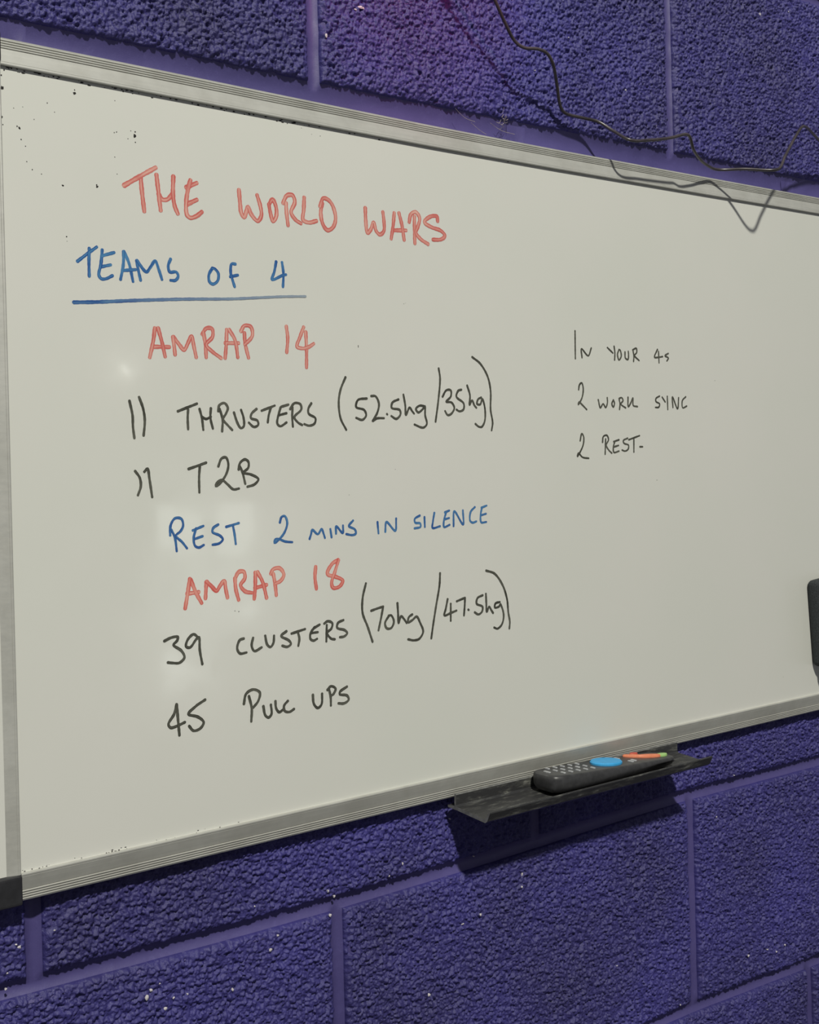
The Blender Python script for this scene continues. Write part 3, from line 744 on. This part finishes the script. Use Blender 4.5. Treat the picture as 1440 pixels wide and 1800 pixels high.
def key(name, mat, x, y, sx, sy, h=1.4, round_=False, label=None, rotz=0):
    R = TILT @ Matrix.Rotation(rotz, 3, 'Z')
    if round_:
        V = []; F = []; n = 36
        for (q, z) in ((1, -.8), (1, h*.6), (.93, h), (.5, h*1.05)):
            for k in range(n):
                a = 2*math.pi*k/n; V.append(R @ Vector((sx/2*q*math.cos(a), sy/2*q*math.sin(a), z))+Vector((x, y, ztop(x))))
        for i in range(3):
            for k in range(n): F.append((i*n+k, i*n+(k+1) % n, (i+1)*n+(k+1) % n, (i+1)*n+k))
        F.append(tuple(3*n+k for k in range(n)))
        o = link_mesh(name, mesh_np(name, [tuple(v) for v in V], F, False), mat, rem)
    else: o = rbox(name, mat, rem, (x, y, ztop(x)+h*.3), (sx, sy, h*1.2), .45, 2, R)
    if label: o['label'] = label
    return o
for i in range(5):
    for j in range(3):
        key('button', M_KEY, 216+i*9.6, -27.5-j*10.2, 2.2, 5.2, 1.2)  # narrow pale boxes stand for the highlights on the key rows
key('button', M_KEY, 205.5, -38, 2.6, 7.5, 1.2)
key('navigation_pad', M_BLUE, 282, -38.5, 34, 27, 2.6, True, 'sky blue oval pad')
key('button', M_KEY, 307, -47, 3, 6, 1.2); key('button', M_KEY, 313, -45, 3, 6, 1.2); key('button', M_KEY, 306, -30, 3, 6, 1.2)
key('colour_button', M_ORG, 326, -33, 7, 21, 2.2, True, 'orange button', .9)
key('colour_button', M_REDK, 334, -26, 10, 6, 2.0, True, 'red button')
key('colour_button', M_ORG, 339, -41, 26, 7.5, 2.4, True, 'orange bar button', -.35)
key('colour_button', M_GRN, 355, -44, 13, 7.0, 2.2, True, 'green button')

# ------------------------------------------------------------------ loose black cable along the top of the board
CAB = [(870, 0, 36), (888, 40, 31), (905, 72, 28), (922, 84, 31), (945, 86, 35), (962, 94, 35), (972, 112, 32), (979, 148, 20), (985, 186, 11), (994, 199, 9),
       (1028, 208, 10), (1052, 214, 15), (1078, 230, 26), (1108, 246, 42), (1145, 246, 46), (1180, 242, 50), (1206, 236, 54), (1213, 241, 52), (1219, 262, 46), (1231, 280, 36), (1243, 290, 28),
       (1262, 298, 24), (1310, 297, 44), (1355, 299, 64), (1370, 296, 68), (1380, 275, 66), (1397, 243, 62), (1410, 223, 60), (1418, 224, 54), (1432, 238, 40), (1456, 262, 26), (1520, 300, 14), (1600, 320, 12)]
pts = [at(a, c, 0)-LDIR*h for a, c, h in ((735, -130, 66), (762, -45, 60), (779, -5, 54), (791, 24, 47))] + [at(px, py, -y) for px, py, y in CAB]
cable = empty('cable', *[float(a) for a in pts[14]]); tag(cable, 'thin black cable trailing loose along the wall above the whiteboard', 'cable')
tube('cord', M_CABLE, cable, catmull(pts, 2.5), 1.55, 10)
c0, c1 = pts[1], pts[3]
tube('connector', M_CAP, cable, [c0+(c1-c0)*t for t in (-.1, 0, .3, .75, .9, 1.0)], [2, 5.4, 6, 6, 4.6, 2.2], 14)
# cobweb threads and a dust tuft caught above the rail
V = []; F = []
def thread(a, c, r=.18):
    P = catmull([a, (np.array(a)+np.array(c))/2+np.array([rng.uniform(-2, 2), rng.uniform(-2, 1), rng.uniform(-3, 1)]), c], 4)
    b0 = len(V)
    for p in P:
        V.append((p[0], p[1], p[2]+r)); V.append((p[0], p[1]-r, p[2]-r)); V.append((p[0]+r, p[1]+r, p[2]-r))
    for i in range(len(P)-1):
        for k in range(3): F.append((b0+i*3+k, b0+i*3+(k+1) % 3, b0+i*3+3+(k+1) % 3, b0+i*3+3+k))
base = at(886, 212, -4)
for i in range(16):
    a = base+rng.normal(0, 2.2, 3)*[1, .5, 1]; thread(a, a+rng.normal(0, 5, 3)*[.8, .4, 1.2], .22)
for (a, c) in (((828, 215, -4), (855, 236, -6)), ((862, 216, -4), (905, 236, -5)), ((800, 190, -3), (835, 214, -6))):
    thread(at(*a), at(*c))
web = link_mesh('cobweb', mesh_np('cobweb', V, F, False), M_WEB)
tag(web, 'small tuft of dusty cobweb caught just above the top rail of the board', 'cobweb')

# ------------------------------------------------------------------ board eraser at the right edge
er = empty('board_eraser', 690, -14, 108)
tag(er, 'black rounded board eraser stuck on the right side of the whiteboard', 'eraser')
ER = Matrix.Rotation(math.radians(-4.5), 3, 'Y')
e0 = (675.5, -27, 171)
rbox('backing', M_ERAS, er, (e0[0], -37, e0[2]), (58, 14, 100), 6, 4, ER)
rbox('felt_pad', M_FELT, er, (e0[0], -21.6, e0[2]), (58, 17, 100), 8, 5, ER)['label'] = 'dark felt pad'
